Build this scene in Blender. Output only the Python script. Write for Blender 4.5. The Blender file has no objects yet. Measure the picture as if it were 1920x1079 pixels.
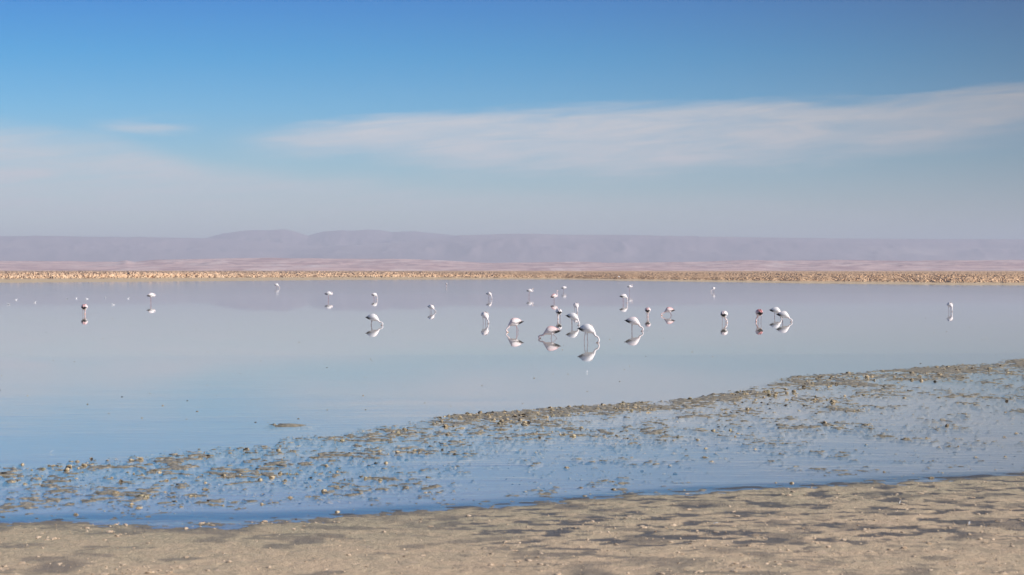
import bpy, math, random
import numpy as np
from mathutils import Vector

R = math.radians
rng = random.Random(11)
S = bpy.context.scene
C = S.collection

# ------------------------------------------------------------------ camera
FPX = 70.0 / 36.0 * 1920.0          # focal length in photo pixels
HOR = 507.0                          # row of the horizon in the photo
HC = 2.5                             # eye height above the water
cam = bpy.data.cameras.new('camera')
cam.lens = 70.0; cam.sensor_width = 36.0
cam.clip_start = 0.1; cam.clip_end = 400000
cam.dof.use_dof = True; cam.dof.focus_distance = 70.0; cam.dof.aperture_fstop = 5.0
co = bpy.data.objects.new('camera', cam); C.objects.link(co)
co.location = (0, 0, HC)
co.rotation_euler = (R(90) - math.atan((539.5 - HOR) / FPX), 0, 0)
S.camera = co

# ------------------------------------------------------------------ sky, sun
SUN_EL, SUN_AZ = 30.0, 116.0         # degrees; azimuth clockwise from the view axis (+Y)
sd = Vector((math.cos(R(SUN_EL)) * math.sin(R(SUN_AZ)), math.cos(R(SUN_EL)) * math.cos(R(SUN_AZ)), math.sin(R(SUN_EL))))
sun = bpy.data.lights.new('sun', 'SUN'); sun.energy = 3.7; sun.angle = R(0.53); sun.color = (1.0, 0.945, 0.88)
so = bpy.data.objects.new('sun', sun); C.objects.link(so)
so.rotation_euler = (-sd).to_track_quat('-Z', 'Y').to_euler()
S.view_settings.view_transform = 'Standard'; S.view_settings.look = 'None'
S.view_settings.gamma = 1.0; S.view_settings.use_curve_mapping = False
S.view_settings.exposure = 0.6
S.cycles.volume_bounces = 0
S.cycles.max_bounces = 10
S.cycles.transparent_max_bounces = 12
S.cycles.use_denoising = True


class NT:
    """small node-graph helper"""
    def __init__(s, tree):
        s.t = tree; s.n = tree.nodes; s.l = tree.links
    def new(s, typ, **kw):
        n = s.n.new(typ)
        for k, v in kw.items(): setattr(n, k, v)
        return n
    def put(s, sock, v):
        if hasattr(v, 'links') or isinstance(v, bpy.types.NodeSocket): s.l.new(v, sock)
        elif v is not None: sock.default_value = v
    def m(s, op, a, b=None, c=None, clamp=False):
        n = s.n.new('ShaderNodeMath'); n.operation = op; n.use_clamp = clamp
        for i, v in enumerate((a, b, c)):
            if v is not None: s.put(n.inputs[i], v)
        return n.outputs[0]
    def vm(s, op, a, b=None):
        n = s.n.new('ShaderNodeVectorMath'); n.operation = op
        s.put(n.inputs[0], a)
        if b is not None: s.put(n.inputs[1], b)
        return n.outputs[1] if op in ('DOT_PRODUCT', 'LENGTH') else n.outputs[0]
    def ss(s, x, lo, hi, a=0.0, b=1.0):
        n = s.n.new('ShaderNodeMapRange'); n.interpolation_type = 'SMOOTHSTEP'
        for i, v in enumerate((x, lo, hi, a, b)): s.put(n.inputs[i], v)
        return n.outputs[0]
    def lin(s, x, lo, hi, a=0.0, b=1.0):
        n = s.n.new('ShaderNodeMapRange')
        for i, v in enumerate((x, lo, hi, a, b)): s.put(n.inputs[i], v)
        return n.outputs[0]
    def ramp(s, x, pts, interp='LINEAR'):
        n = s.n.new('ShaderNodeValToRGB'); cr = n.color_ramp; cr.interpolation = interp
        while len(cr.elements) < len(pts): cr.elements.new(0.5)
        for e, (p, c) in zip(cr.elements, pts):
            e.position = p
            e.color = (c, c, c, 1) if not isinstance(c, (tuple, list)) else (*c, 1)
        s.put(n.inputs[0], x); return n.outputs[0]
    def noise(s, vec, scale, detail=4, rough=0.5, dist=0.0, dim='3D'):
        n = s.n.new('ShaderNodeTexNoise'); n.noise_dimensions = dim
        s.put(n.inputs['Vector'], vec); n.inputs['Scale'].default_value = scale
        n.inputs['Detail'].default_value = detail; n.inputs['Roughness'].default_value = rough
        n.inputs['Distortion'].default_value = dist
        return n.outputs[0]
    def mix(s, f, a, b, mode='MIX'):
        n = s.n.new('ShaderNodeMix'); n.data_type = 'RGBA'; n.blend_type = mode
        s.put(n.inputs[0], f)
        for k, v in ((6, a), (7, b)):
            if isinstance(v, (tuple, list)): v = (*v[:3], 1)
            s.put(n.inputs[k], v)
        return n.outputs[2]
    def comb(s, x, y, z):
        n = s.n.new('ShaderNodeCombineXYZ')
        for i, v in enumerate((x, y, z)): s.put(n.inputs[i], v)
        return n.outputs[0]


W = bpy.data.worlds.new('World'); S.world = W; W.use_nodes = True
g = NT(W.node_tree); g.n.clear()
wout = g.new('ShaderNodeOutputWorld'); wbg = g.new('ShaderNodeBackground')
g.l.new(wbg.outputs[0], wout.inputs[0]); wbg.inputs[1].default_value = 0.08
sky = g.new('ShaderNodeTexSky', sky_type='NISHITA', sun_disc=False)
sky.sun_elevation = R(SUN_EL); sky.sun_rotation = R(SUN_AZ)
sky.altitude = 2300; sky.air_density = 1.0; sky.dust_density = 0.6; sky.ozone_density = 2.0
wtc = g.new('ShaderNodeTexCoord').outputs['Generated']
wx = g.new('ShaderNodeSeparateXYZ'); g.l.new(wtc, wx.inputs[0])
X, Y, Z = wx.outputs
az = g.m('ARCTAN2', X, Y)                               # 0 straight ahead, + to the right
el = g.m('ARCSINE', Z)
P = g.m('MULTIPLY', el, FPX)                            # elevation, photo pixels above the horizon
U = g.m('ADD', g.m('MULTIPLY', az, FPX / 1920.0), 0.5)  # azimuth, 0..1 over the view
SKY_TINT = [(0, (.80, .80, .82)), (120, (.74, .78, .80)), (200, (.52, .75, .83)), (300, (.26, .70, .92)), (400, (.075, .60, .91)), (507, (.006, .465, .90)), (800, (.08, .45, .87)), (2300, (.42, .62, .82)), (2600, (.42, .62, .82))]
SKY_TINT = [(p_ / 2600.0, tuple(v_ / 2.5 for v_ in c_)) for p_, c_ in SKY_TINT]
base = g.mix(1.0, sky.outputs[0], g.ramp(g.m('DIVIDE', P, 2600.0, clamp=True), SKY_TINT), 'MULTIPLY')
base = g.mix(1.0, base, (2.5, 2.5, 2.5), 'MULTIPLY')
# sky polarisation through the photographer's filter: darkest at right angles to the sun
cg = g.vm('DOT_PRODUCT', wtc, tuple(sd))
sin2 = g.m('SUBTRACT', 1.0, g.m('MULTIPLY', cg, cg))
pol = g.m('SUBTRACT', 1.0, g.m('MULTIPLY', g.m('POWER', sin2, 20.0), 0.62))
# thin cirrus
nv = g.comb(g.m('MULTIPLY', az, 9.0), g.m('MULTIPLY', el, 48.0), 0.0)
n1 = g.noise(nv, 1.0, 5, 0.5, 0.6)
nv2 = g.comb(g.m('MULTIPLY', az, 22.0), g.m('MULTIPLY', g.m('SUBTRACT', el, g.m('MULTIPLY', az, 0.06)), 210.0), 3.0)
n2 = g.noise(nv2, 1.0, 5, 0.55, 0.4)
wob = g.m('MULTIPLY', g.m('SUBTRACT', n1, 0.5), 46.0)
wob2 = g.m('MULTIPLY', g.m('SUBTRACT', n2, 0.5), 40.0)
Pw = g.m('ADD', g.m('ADD', P, wob), wob2)
def edge(pts): return g.m('MULTIPLY', g.ramp(g.m('ADD', g.m('MULTIPLY', U, 0.5), 0.25), [(u * 0.5 + 0.25, p / 500.0) for u, p in pts]), 500.0)
up1 = edge([(0.22, 252), (0.30, 272), (0.44, 297), (0.56, 303), (0.68, 311), (0.86, 318), (1.0, 343), (1.2, 370)])
lo1 = edge([(0.22, 238), (0.35, 232), (0.43, 205), (0.60, 185), (0.78, 214), (0.9, 238), (1.0, 262), (1.2, 300)])
c1 = g.m('MULTIPLY', g.ss(Pw, g.m('ADD', up1, 12.0), g.m('SUBTRACT', up1, 22.0)), g.ss(Pw, g.m('SUBTRACT', lo1, 40.0), g.m('ADD', lo1, 25.0)))
c1 = g.m('MULTIPLY', c1, g.ss(U, 0.20, 0.30))
up2 = edge([(-0.2, 290), (0.0, 274), (0.12, 258), (0.15, 240), (0.2, 215), (0.3, 190), (0.5, 160), (1.0, 110)])
c2 = g.ss(Pw, g.m('ADD', up2, 8.0), g.m('SUBTRACT', up2, 45.0))
c2 = g.m('MULTIPLY', g.m('MULTIPLY', c2, g.ss(Pw, -40.0, 200.0)), g.lin(U, 0.05, 0.5, 1.0, 0.6))
c3 = g.m('MULTIPLY', g.m('MULTIPLY', g.ss(U, 0.08, 0.14), g.ss(U, 0.21, 0.15)), g.m('MULTIPLY', g.ss(Pw, 250.0, 270.0), g.ss(Pw, 290.0, 267.0)))
nv3 = g.comb(g.m('MULTIPLY', az, 16.0), g.m('MULTIPLY', g.m('SUBTRACT', el, g.m('MULTIPLY', az, 0.075)), 150.0), 9.0)
n3 = g.noise(nv3, 1.0, 9, 0.62, 0.9)
streak = g.m('MULTIPLY', g.lin(n2, 0.3, 0.7, 0.85, 1.08), g.lin(n3, 0.32, 0.66, 0.50, 1.20))
CL1, CL2, CL3 = 0.95, 0.82, 0.7
cov = g.m('SUBTRACT', 1.0, g.m('MULTIPLY', g.m('SUBTRACT', 1.0, g.m('MULTIPLY', c1, CL1)),
        g.m('MULTIPLY', g.m('SUBTRACT', 1.0, g.m('MULTIPLY', c2, CL2)), g.m('SUBTRACT', 1.0, g.m('MULTIPLY', c3, CL3)))))
cov = g.m('MULTIPLY', cov, streak, clamp=True)
CLOUD = (5.4, 5.65, 6.05)
skyc = g.mix(cov, base, CLOUD)
skyc = g.mix(1.0, skyc, g.comb(pol, pol, pol), 'MULTIPLY')
g.put(wbg.inputs[0], skyc)
# SKY_END


# ------------------------------------------------------------------ helpers
def at(px, py, z=0.0):
    """the point on the level z seen at a photo pixel"""
    d = (HC - z) * FPX / (py - HOR)
    return Vector(((px - 960.0) / FPX * d, d, z))


def tag(o, label=None, cat=None, group=None, kind=None):
    for k, v in (('label', label), ('category', cat), ('group', group), ('kind', kind)):
        if v: o[k] = v
    return o


def mesh_np(name, V, F, smooth=True):
    me = bpy.data.meshes.new(name)
    V = np.asarray(V, np.float32); F = np.asarray(F, np.int32)
    k = F.shape[1]
    me.vertices.add(len(V)); me.vertices.foreach_set('co', V.ravel())
    me.loops.add(F.size); me.loops.foreach_set('vertex_index', F.ravel())
    me.polygons.add(len(F)); me.polygons.foreach_set('loop_start', np.arange(0, F.size, k, dtype=np.int32))
    me.update(calc_edges=True)
    me.polygons.foreach_set('use_smooth', np.full(len(F), smooth, dtype=bool))
    me.validate(); return me


def add(name, me, mat=None, parent=None):
    o = bpy.data.objects.new(name, me); C.objects.link(o)
    if mat and not me.materials: me.materials.append(mat)
    if parent: o.parent = parent
    return o


def attr(me, name, vals):
    a = me.attributes.new(name, 'FLOAT', 'POINT'); a.data.foreach_set('value', np.asarray(vals, np.float32).ravel())


def grid_faces(nr, nc):
    i = np.arange(nr * nc).reshape(nr, nc)
    return np.stack([i[:-1, :-1], i[:-1, 1:], i[1:, 1:], i[1:, :-1]], -1).reshape(-1, 4)


def h2(i, j, seed=0):
    n = (i.astype(np.int64) * 374761393 + j.astype(np.int64) * 668265263 + seed * 974634777) & 0xffffffff
    n = ((n ^ (n >> 13)) * 1274126177) & 0xffffffff
    n = ((n ^ (n >> 16)) * 2246822519) & 0xffffffff
    return ((n ^ (n >> 15)) & 0xffffff) / float(0xffffff)


def vnoise(x, y, seed=0):
    i = np.floor(x); j = np.floor(y); fx = x - i; fy = y - j
    fx = fx * fx * fx * (fx * (fx * 6 - 15) + 10); fy = fy * fy * fy * (fy * (fy * 6 - 15) + 10)
    i = i.astype(np.int64); j = j.astype(np.int64)
    return (h2(i, j, seed) * (1 - fx) + h2(i + 1, j, seed) * fx) * (1 - fy) + (h2(i, j + 1, seed) * (1 - fx) + h2(i + 1, j + 1, seed) * fx) * fy


def fbm(x, y, seed=0, oct=4, gain=0.5):
    s = 0; a = 1; t = 0
    for k in range(oct):
        c, sn = math.cos(0.7 * k + 0.3), math.sin(0.7 * k + 0.3)
        s = s + a * vnoise((x * c - y * sn) * 2 ** k + 17 * k, (x * sn + y * c) * 2 ** k + 31 * k, seed + k); t += a; a *= gain
    return s / t


def sstep(x, lo, hi):
    t = np.clip((x - lo) / (hi - lo), 0, 1); return t * t * (3 - 2 * t)


# ------------------------------------------------------------------ materials
def mat(name):
    m = bpy.data.materials.new(name); m.use_nodes = True
    t = NT(m.node_tree); t.n.clear()
    out = t.new('ShaderNodeOutputMaterial')
    return m, t, out


def principled(t, out, **kw):
    b = t.new('ShaderNodeBsdfPrincipled'); t.l.new(b.outputs[0], out.inputs[0])
    for k, v in kw.items():
        s = b.inputs[k.replace('_', ' ')]
        if isinstance(v, tuple) and len(v) == 3: v = (*v, 1)
        t.put(s, v)
    return b


def attr_out(t, name, col=False):
    n = t.new('ShaderNodeAttribute'); n.attribute_name = name
    return n.outputs['Color'] if col else n.outputs['Fac']


def world_pos(t): return t.new('ShaderNodeNewGeometry').outputs['Position']


def bump(t, h, strength, dist):
    b = t.new('ShaderNodeBump'); b.inputs['Strength'].default_value = strength; b.inputs['Distance'].default_value = dist
    t.put(b.inputs['Height'], h); return b.outputs[0]


# sandy shore: dry sand, wet sand, algae mud
M_SAND, t, out = mat('shore_sand')
pos = world_pos(t)
wet_shade = attr_out(t, 'wet_shade'); algae = attr_out(t, 'algae')
f1 = t.noise(pos, 2.2, 5, 0.6); f2 = t.noise(pos, 26, 4, 0.65); f3 = t.noise(pos, 9, 4, 0.6)
dry = t.mix(t.ss(f1, 0.35, 0.65), (0.68, 0.50, 0.325), (0.60, 0.465, 0.305))
f4 = t.noise(pos, 5.0, 5, 0.7)
dry = t.mix(t.m('MULTIPLY', t.ss(f4, 0.48, 0.36), 0.55), dry, (0.37, 0.30, 0.215))
dry = t.mix(t.ss(f3, 0.60, 0.72), dry, (0.74, 0.55, 0.39))
dry = t.mix(t.m('MULTIPLY', t.ss(f2, 0.55, 0.35), 0.4), dry, (0.36, 0.27, 0.19))
wet_shade_c = t.mix(f1, (0.085, 0.08, 0.072), (0.14, 0.125, 0.10))
wet_shade_c = t.mix(attr_out(t, 'bed'), wet_shade_c, t.mix(f1, (0.46, 0.42, 0.36), (0.56, 0.51, 0.44)))
dry = t.mix(t.m('MULTIPLY', attr_out(t, 'damp'), t.lin(f1, 0.35, 0.65, 0.5, 0.95)), dry, t.mix(t.ss(f2, 0.4, 0.6), (0.38, 0.325, 0.22), (0.50, 0.415, 0.28)))
c = t.mix(wet_shade, dry, wet_shade_c)
ac = t.mix(t.ss(f3, 0.40, 0.62), (0.22, 0.185, 0.115), (0.50, 0.41, 0.27))
ac = t.mix(t.ss(f2, 0.58, 0.66), ac, (0.06, 0.048, 0.034))
c = t.mix(algae, c, ac)
bh = t.m('ADD', f2, t.noise(pos, 60, 3, 0.7))
principled(t, out, Base_Color=c, Roughness=t.lin(wet_shade, 0, 1, 0.9, 0.42), Specular_IOR_Level=t.lin(wet_shade, 0, 1, 0.15, 0.5), Normal=bump(t, bh, 0.8, 0.018))

# general ground below the detail
M_GROUND, t, out = mat('desert_ground')
pos = world_pos(t)
f1 = t.noise(pos, 0.02, 6, 0.6); f2 = t.noise(pos, 1.2, 5, 0.6)
c = t.mix(f1, (0.42, 0.30, 0.20), (0.36, 0.27, 0.19))
c = t.mix(t.m('MULTIPLY', f2, 0.5), c, (0.28, 0.20, 0.13))
principled(t, out, Base_Color=c, Roughness=0.95, Specular_IOR_Level=0.1)

M_BED, t, out = mat('lake_mud')
pos = world_pos(t)
c = t.mix(t.noise(pos, 0.4, 5, 0.6), (0.46, 0.42, 0.36), (0.56, 0.51, 0.44))
principled(t, out, Base_Color=c, Roughness=0.9, Specular_IOR_Level=0.1)

# far salt crust
M_CRUST, t, out = mat('salt_crust')
pos = world_pos(t)
hgt = attr_out(t, 'salt'); smooth_strip = attr_out(t, 'strip')
f1 = t.noise(pos, 0.35, 4, 0.65); f2 = t.noise(pos, 0.012, 4, 0.6)
c = t.mix(t.ss(f1, 0.36, 0.62), (0.54, 0.315, 0.165), (0.76, 0.50, 0.30))
c = t.mix(t.m('MULTIPLY', hgt, 0.6), c, (0.80, 0.58, 0.40))
c = t.mix(t.m('MULTIPLY', t.ss(f2, 0.5, 0.7), 0.25), c, (0.42, 0.28, 0.15))
c = t.mix(t.m('MULTIPLY', t.ss(t.noise(pos, 0.9, 2, 0.5), 0.60, 0.70), 0.7), c, (0.20, 0.12, 0.06))
c = t.mix(smooth_strip, c, t.mix(f1, (0.52, 0.39, 0.25), (0.66, 0.51, 0.34)))
principled(t, out, Base_Color=c, Roughness=0.95, Specular_IOR_Level=0.1)

# hills
def hill_mat(name, a, b, c3, sc):
    m, t, out = mat(name); pos = world_pos(t)
    sx = t.new('ShaderNodeSeparateXYZ'); t.l.new(pos, sx.inputs[0])
    strata = t.noise(t.comb(t.m('MULTIPLY', sx.outputs[0], sc), t.m('MULTIPLY', sx.outputs[1], sc), t.m('MULTIPLY', sx.outputs[2], sc * 22)), 1.0, 6, 0.6, 0.6)
    big = t.noise(pos, sc * 0.6, 5, 0.6)
    c = t.mix(t.ss(strata, 0.36, 0.64), a, b)
    c = t.mix(t.ss(big, 0.52, 0.68), c, c3)
    principled(t, out, Base_Color=c, Roughness=1.0, Specular_IOR_Level=0.05)
    return m
M_NEARHILL = hill_mat('pink_salt_hills', (0.42, 0.24, 0.22), (0.74, 0.50, 0.43), (0.74, 0.56, 0.50), 0.007)
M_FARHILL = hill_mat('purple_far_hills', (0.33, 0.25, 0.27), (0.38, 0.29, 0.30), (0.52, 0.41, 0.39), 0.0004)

# water: mirror above, clear to the mud below
M_WATER, t, out = mat('lake_water')
pos = world_pos(t)
sx = t.new('ShaderNodeSeparateXYZ'); t.l.new(pos, sx.inputs[0])
dist = t.vm('LENGTH', pos)
breeze = t.ss(t.noise(t.comb(t.m('MULTIPLY', sx.outputs[0], 0.05), t.m('MULTIPLY', sx.outputs[1], 0.03), 0.0), 1.0, 3, 0.5), 0.45, 0.65)
wv = t.comb(t.m('MULTIPLY', sx.outputs[0], 1.5), t.m('MULTIPLY', sx.outputs[1], 3.2), 0.0)
r1 = t.noise(wv, 1.6, 3, 0.5, 0.3); r2 = t.noise(wv, 6.0, 3, 0.5, 0.2); r3 = t.noise(pos, 0.5, 2, 0.5)
streaks = t.ss(t.noise(t.comb(t.m('MULTIPLY', sx.outputs[0], 0.22), t.m('MULTIPLY', sx.outputs[1], 0.55), 4.0), 1.0, 4, 0.6), 0.38, 0.68)
near = t.m('MULTIPLY', t.ss(dist, 60.0, 22.0), t.lin(streaks, 0.0, 1.0, 0.45, 1.3))
amp = t.m('ADD', t.m('MULTIPLY', near, 0.0036), t.m('MULTIPLY', breeze, 0.0001))
amp = t.m('ADD', amp, 0.00006)
hh = t.m('MULTIPLY', t.m('ADD', t.m('ADD', r1, t.m('MULTIPLY', r2, 0.22)), t.m('MULTIPLY', r3, 0.6)), amp)
RINGS = [(158, 589.7, 1.3), (909, 607, .9), (966, 623.3, .6), (1203, 621.3, .7), (1424, 604, 1.0), (816, 585.3, .9), (1781, 585, .8), (1118, 643, .6), (705, 610.4, .6), (1010, 635, .5)]
for rx, ry_, rr_ in RINGS:      # ripples spreading from feeding bills and wading legs
    d_ = HC * FPX / (ry_ - HOR); c_ = ((rx - 960) / FPX * d_, d_, 0.0)
    q_ = t.vm('LENGTH', t.vm('SUBTRACT', pos, c_))
    env = t.m('MULTIPLY', t.m('EXPONENT', t.m('MULTIPLY', q_, -2.2 / rr_)), 0.0042)
    hh = t.m('ADD', hh, t.m('MULTIPLY', t.m('SINE', t.m('MULTIPLY', q_, 8.5)), env))
nrm = bump(t, hh, 1.0, 1.0)
fr = t.new('ShaderNodeFresnel'); fr.inputs['IOR'].default_value = 1.333; t.put(fr.inputs['Normal'], nrm)
gl = t.new('ShaderNodeBsdfGlossy'); t.put(gl.inputs['Normal'], nrm)
gl.inputs['Color'].default_value = (0.97, 0.97, 0.97, 1)
t.put(gl.inputs['Roughness'], t.m('ADD', t.lin(dist, 105.0, 230.0, 0.006, 0.062), t.m('MULTIPLY', breeze, 0.003)))
tr = t.new('ShaderNodeBsdfTransparent'); tr.inputs['Color'].default_value = (0.97, 0.97, 0.97, 1)
mx = t.new('ShaderNodeMixShader'); t.put(mx.inputs[0], t.m('MULTIPLY', fr.outputs[0], t.m('SUBTRACT', 1.0, t.new('ShaderNodeNewGeometry').outputs['Backfacing']))); t.l.new(tr.outputs[0], mx.inputs[1]); t.l.new(gl.outputs[0], mx.inputs[2])
t.l.new(mx.outputs[0], out.inputs[0])

# bird plumage: colour painted per vertex, fine feather grain
M_FEATHER, t, out = mat('plumage')
col = attr_out(t, 'tint', True)
tc = t.new('ShaderNodeTexCoord').outputs['Object']
fn = t.noise(tc, 40, 4, 0.6)
c = t.mix(t.lin(fn, 0.3, 0.7, 0.0, 0.18), col, (0.30, 0.24, 0.23), 'MULTIPLY')
principled(t, out, Base_Color=c, Roughness=0.75, Specular_IOR_Level=0.2, Normal=bump(t, fn, 0.25, 0.01))

def plain(name, colr, rough=0.8, v=0.25, sc=30, spec=0.2):
    m, t, out = mat(name); tc = t.new('ShaderNodeTexCoord').outputs['Object']
    f = t.noise(tc, sc, 4, 0.6)
    c = t.mix(f, tuple(x * (1 - v) for x in colr), tuple(min(1, x * (1 + v)) for x in colr))
    principled(t, out, Base_Color=c, Roughness=rough, Specular_IOR_Level=spec, Normal=bump(t, f, 0.4, 0.01)); return m
M_BILL = plain('bill_yellow', (0.62, 0.36, 0.10), 0.5)
M_BILLTIP = plain('bill_black', (0.02, 0.018, 0.018), 0.45)
M_LUMP, t, out = mat('mud_clump')
pos = world_pos(t)
oi = t.new('ShaderNodeObjectInfo').outputs['Random']
f1 = t.noise(pos, 30, 4, 0.65); f2 = t.noise(pos, 1.7, 3, 0.5)
c = t.mix(t.ss(f1, 0.38, 0.62), (0.20, 0.15, 0.09), (0.58, 0.46, 0.30))
c = t.mix(t.ss(t.noise(pos, 6.0, 2, 0.5), 0.54, 0.60), c, (0.045, 0.034, 0.025))
c = t.mix(t.m('MULTIPLY', t.ss(f2, 0.5, 0.65), 0.5), c, (0.30, 0.28, 0.17))
principled(t, out, Base_Color=c, Roughness=0.9, Specular_IOR_Level=0.15, Normal=bump(t, f1, 0.8, 0.01))
M_CLOD, t, out = mat('sand_clod')
pos = world_pos(t)
f1 = t.noise(pos, 28, 4, 0.65)
c = t.mix(t.ss(f1, 0.3, 0.6), (0.36, 0.25, 0.16), (0.62, 0.48, 0.34))
c = t.mix(t.ss(t.noise(pos, 5.0, 2, 0.5), 0.66, 0.72), c, (0.10, 0.06, 0.04))
principled(t, out, Base_Color=c, Roughness=0.9, Specular_IOR_Level=0.1, Normal=bump(t, f1, 0.8, 0.01))
M_WHITE = plain('feather_white', (0.80, 0.79, 0.77), 0.7, 0.06)

# ------------------------------------------------------------------ the lie of the land
def line_world(pts):
    w = [at(*p) for p in pts]
    xs = np.array([v.x for v in w]); ys = np.array([v.y for v in w])
    o = np.argsort(xs); xs, ys = xs[o], ys[o]
    # carry on outside the view
    s0 = (ys[1] - ys[0]) / (xs[1] - xs[0]); s1 = (ys[-1] - ys[-2]) / (xs[-1] - xs[-2])
    xs = np.r_[xs[0] - 30, xs, xs[-1] + 60]; ys = np.r_[ys[0] - 30 * max(min(s0, .4), 0), ys, ys[-1] + 60 * max(min(s1, .5), 0)]
    return xs, ys
SHORE = line_world([(-80, 978), (0, 977), (200, 976), (420, 976), (640, 968), (760, 960), (1000, 945), (1280, 922), (1500, 912), (1700, 903), (1920, 894), (2000, 890)])
RIDGE = line_world([(-80, 876), (0, 872), (100, 866), (250, 850), (400, 836), (600, 812), (720, 800), (800, 784), (900, 776), (1100, 761), (1300, 748), (1400, 726), (1500, 706), (1700, 693), (1825, 684), (1920, 674), (2000, 668)])
def shore_y(x): return np.interp(x, *SHORE)
def ridge_y(x): return np.interp(x, *RIDGE)

def to_px(x, y): return 960 + FPX * x / y, HOR + FPX * HC / y

def near_height(x, y, fine=True):
    """height, wetness with painted sand shadows and algae cover of the near shore"""
    sy = shore_y(x) + 0.30 * (fbm(x * 0.35, y * 0.35, 5, 3) - 0.5) + 0.16 * (vnoise(x * 1.6, y * 1.6, 6) - 0.5)
    b = sy - y
    beach = 0.013 * np.clip(b, 0, None) ** 0.95 + 0.004 * sstep(b, 0, 0.4)
    beach = np.minimum(beach, 0.16)
    bed = -0.035 * sstep(-b, 0, 2.5) - 0.025 * sstep(-b, 2.0, 8.0)
    z = np.where(b > 0, beach, bed)
    ry = ridge_y(x)
    past = y - ry
    z = z - 0.16 * sstep(past, 1.0, 25.0)
    if not fine: return z, None, None
    px, py = to_px(x, np.maximum(y, 1))
    # megaripples of wet sand, strong on the right, fading to the left and to the near sand
    rip = fbm(x * 4.6 + 0.9 * vnoise(x * .8, y * .8, 40), y * 6.2 - 0.5 * x, 21, 3, 0.42) - 0.5
    rmask = sstep(px, 500, 1500) * sstep(b, 7.5, 0.8) * 0.85 + 0.15
    rmask = rmask * sstep(b, -0.6, 0.3)
    z = z + rip * 0.030 * rmask
    # wide faint hollows that hold films of water on the left
    hol = fbm(x * 0.7, y * 0.45, 33, 3, 0.5) - 0.5
    hmask = sstep(px, 1100, 300) * sstep(b, -0.2, 0.5) * sstep(b, 7.5, 3.0)
    z = z - hmask * 0.06 * np.clip(-hol - 0.02, 0, None) - hmask * 0.003
    fine_n = fbm(x * 9, y * 9, 51, 3, 0.6) - 0.5
    z = z + fine_n * 0.020 * sstep(b, -0.2, 0.4)
    wet_shade = 0.9 * sstep(-rip, 0.045, 0.18) * sstep(rmask, 0.15, 0.5) * 1.0
    wet_shade = np.maximum(wet_shade, sstep(z, 0.011, 0.001) * 0.7 * (b > -0.5))
    wet_shade = np.maximum(wet_shade, 0.5 * sstep(fbm(x * 2.6, y * 3.4, 79, 3, 0.5), 0.58, 0.72) * sstep(b, 0.2, 1.0))  # soft grey shadows over the sand, painted into its colour with the wet tone
    wet_shade = np.maximum(wet_shade, 0.5 * hmask * sstep(-hol, 0.04, 0.18))
    wet_shade = np.maximum(wet_shade, sstep(vnoise(x * 1.6, y * 1.1, 77), 0.80, 0.93) * 0.6 * sstep(b, 0, .5))
    wet_shade = np.where(b < 0, 1.0, np.clip(wet_shade, 0, 1))
    # algae mats and salty mud just breaking the water
    tt = (ry - y) / np.maximum(ry - sy, 0.5)
    right = sstep(px, 640, 900)
    dr = np.interp(tt, [-0.03, 0.0, 0.05, 0.12, 0.2, 0.35, 0.6, 0.8, 1.0], [0, 0.8, 1.0, 0.9, 0.55, 0.46, 0.25, 0.10, 0.06])
    dl = np.interp(tt, [-0.02, 0.06, 0.15, 0.3, 0.55, 0.75, 0.9, 1.0], [0, 0.22, 0.48, 0.52, 0.48, 0.32, 0.18, 0.12])
    dens = dr * right + dl * (1 - right)
    far_r = sstep(px, 1500, 1900)
    dens = dens * (1 - 0.25 * far_r * (tt > 0.2))
    n = 0.40 * fbm(x * 1.3, y * 0.7, 61, 3, 0.6) + 0.60 * fbm(x * 8, y * 6.5, 67, 4, 0.72)
    thr = 0.69 - 0.25 * dens
    m = np.clip((n - thr) / 0.10, -1, 1)
    mask = (dens > 0.01) & (b < 0.25)
    top = 0.001 + 0.007 * np.clip(m, 0, 1) + 0.013 * (fbm(x * 15, y * 12, 71, 3, 0.65) - 0.45)
    k = sstep(m, -0.25, 0.05) * mask
    z = z * (1 - k) + np.maximum(top, z) * k
    alg = k * sstep(m, -0.2, 0.05)
    # thin sunken crust seen through the water round the mats
    alg = np.maximum(alg, 0.75 * mask * sstep(m, -0.95, -0.2) * (0.35 + 0.5 * dens))
    z = np.where((z < -0.012) & mask, z * (1 - 0.5 * sstep(m, -0.95, -0.2)), z)
    # little island west of the ridge
    iw = at(530, 798); e = np.hypot((x - iw.x) / 0.55, (y - iw.y) / 0.35)
    isl = sstep(e, 1.3, 0.4) * sstep(n, 0.47, 0.54)
    z = z * (1 - isl) + 0.02 * isl; alg = np.maximum(alg, isl)
    return z, wet_shade, alg

FAR = [(-300, 533), (0, 530.5), (120, 529.5), (300, 528), (480, 526.5), (640, 525.2), (800, 524.6), (1000, 524.4), (1060, 524.5), (1180, 526.9), (1290, 528.4), (1500, 531.5), (1700, 533.6), (1800, 535.0), (1920, 535.2), (2300, 536)]
far_az = np.array([math.atan((p[0] - 960) / FPX) for p in FAR])
far_d = np.array([HC * FPX / (p[1] - HOR) * math.sqrt(1 + ((p[0] - 960) / FPX) ** 2) for p in FAR])
def far_shore(a): return np.interp(a, far_az, far_d)

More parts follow.
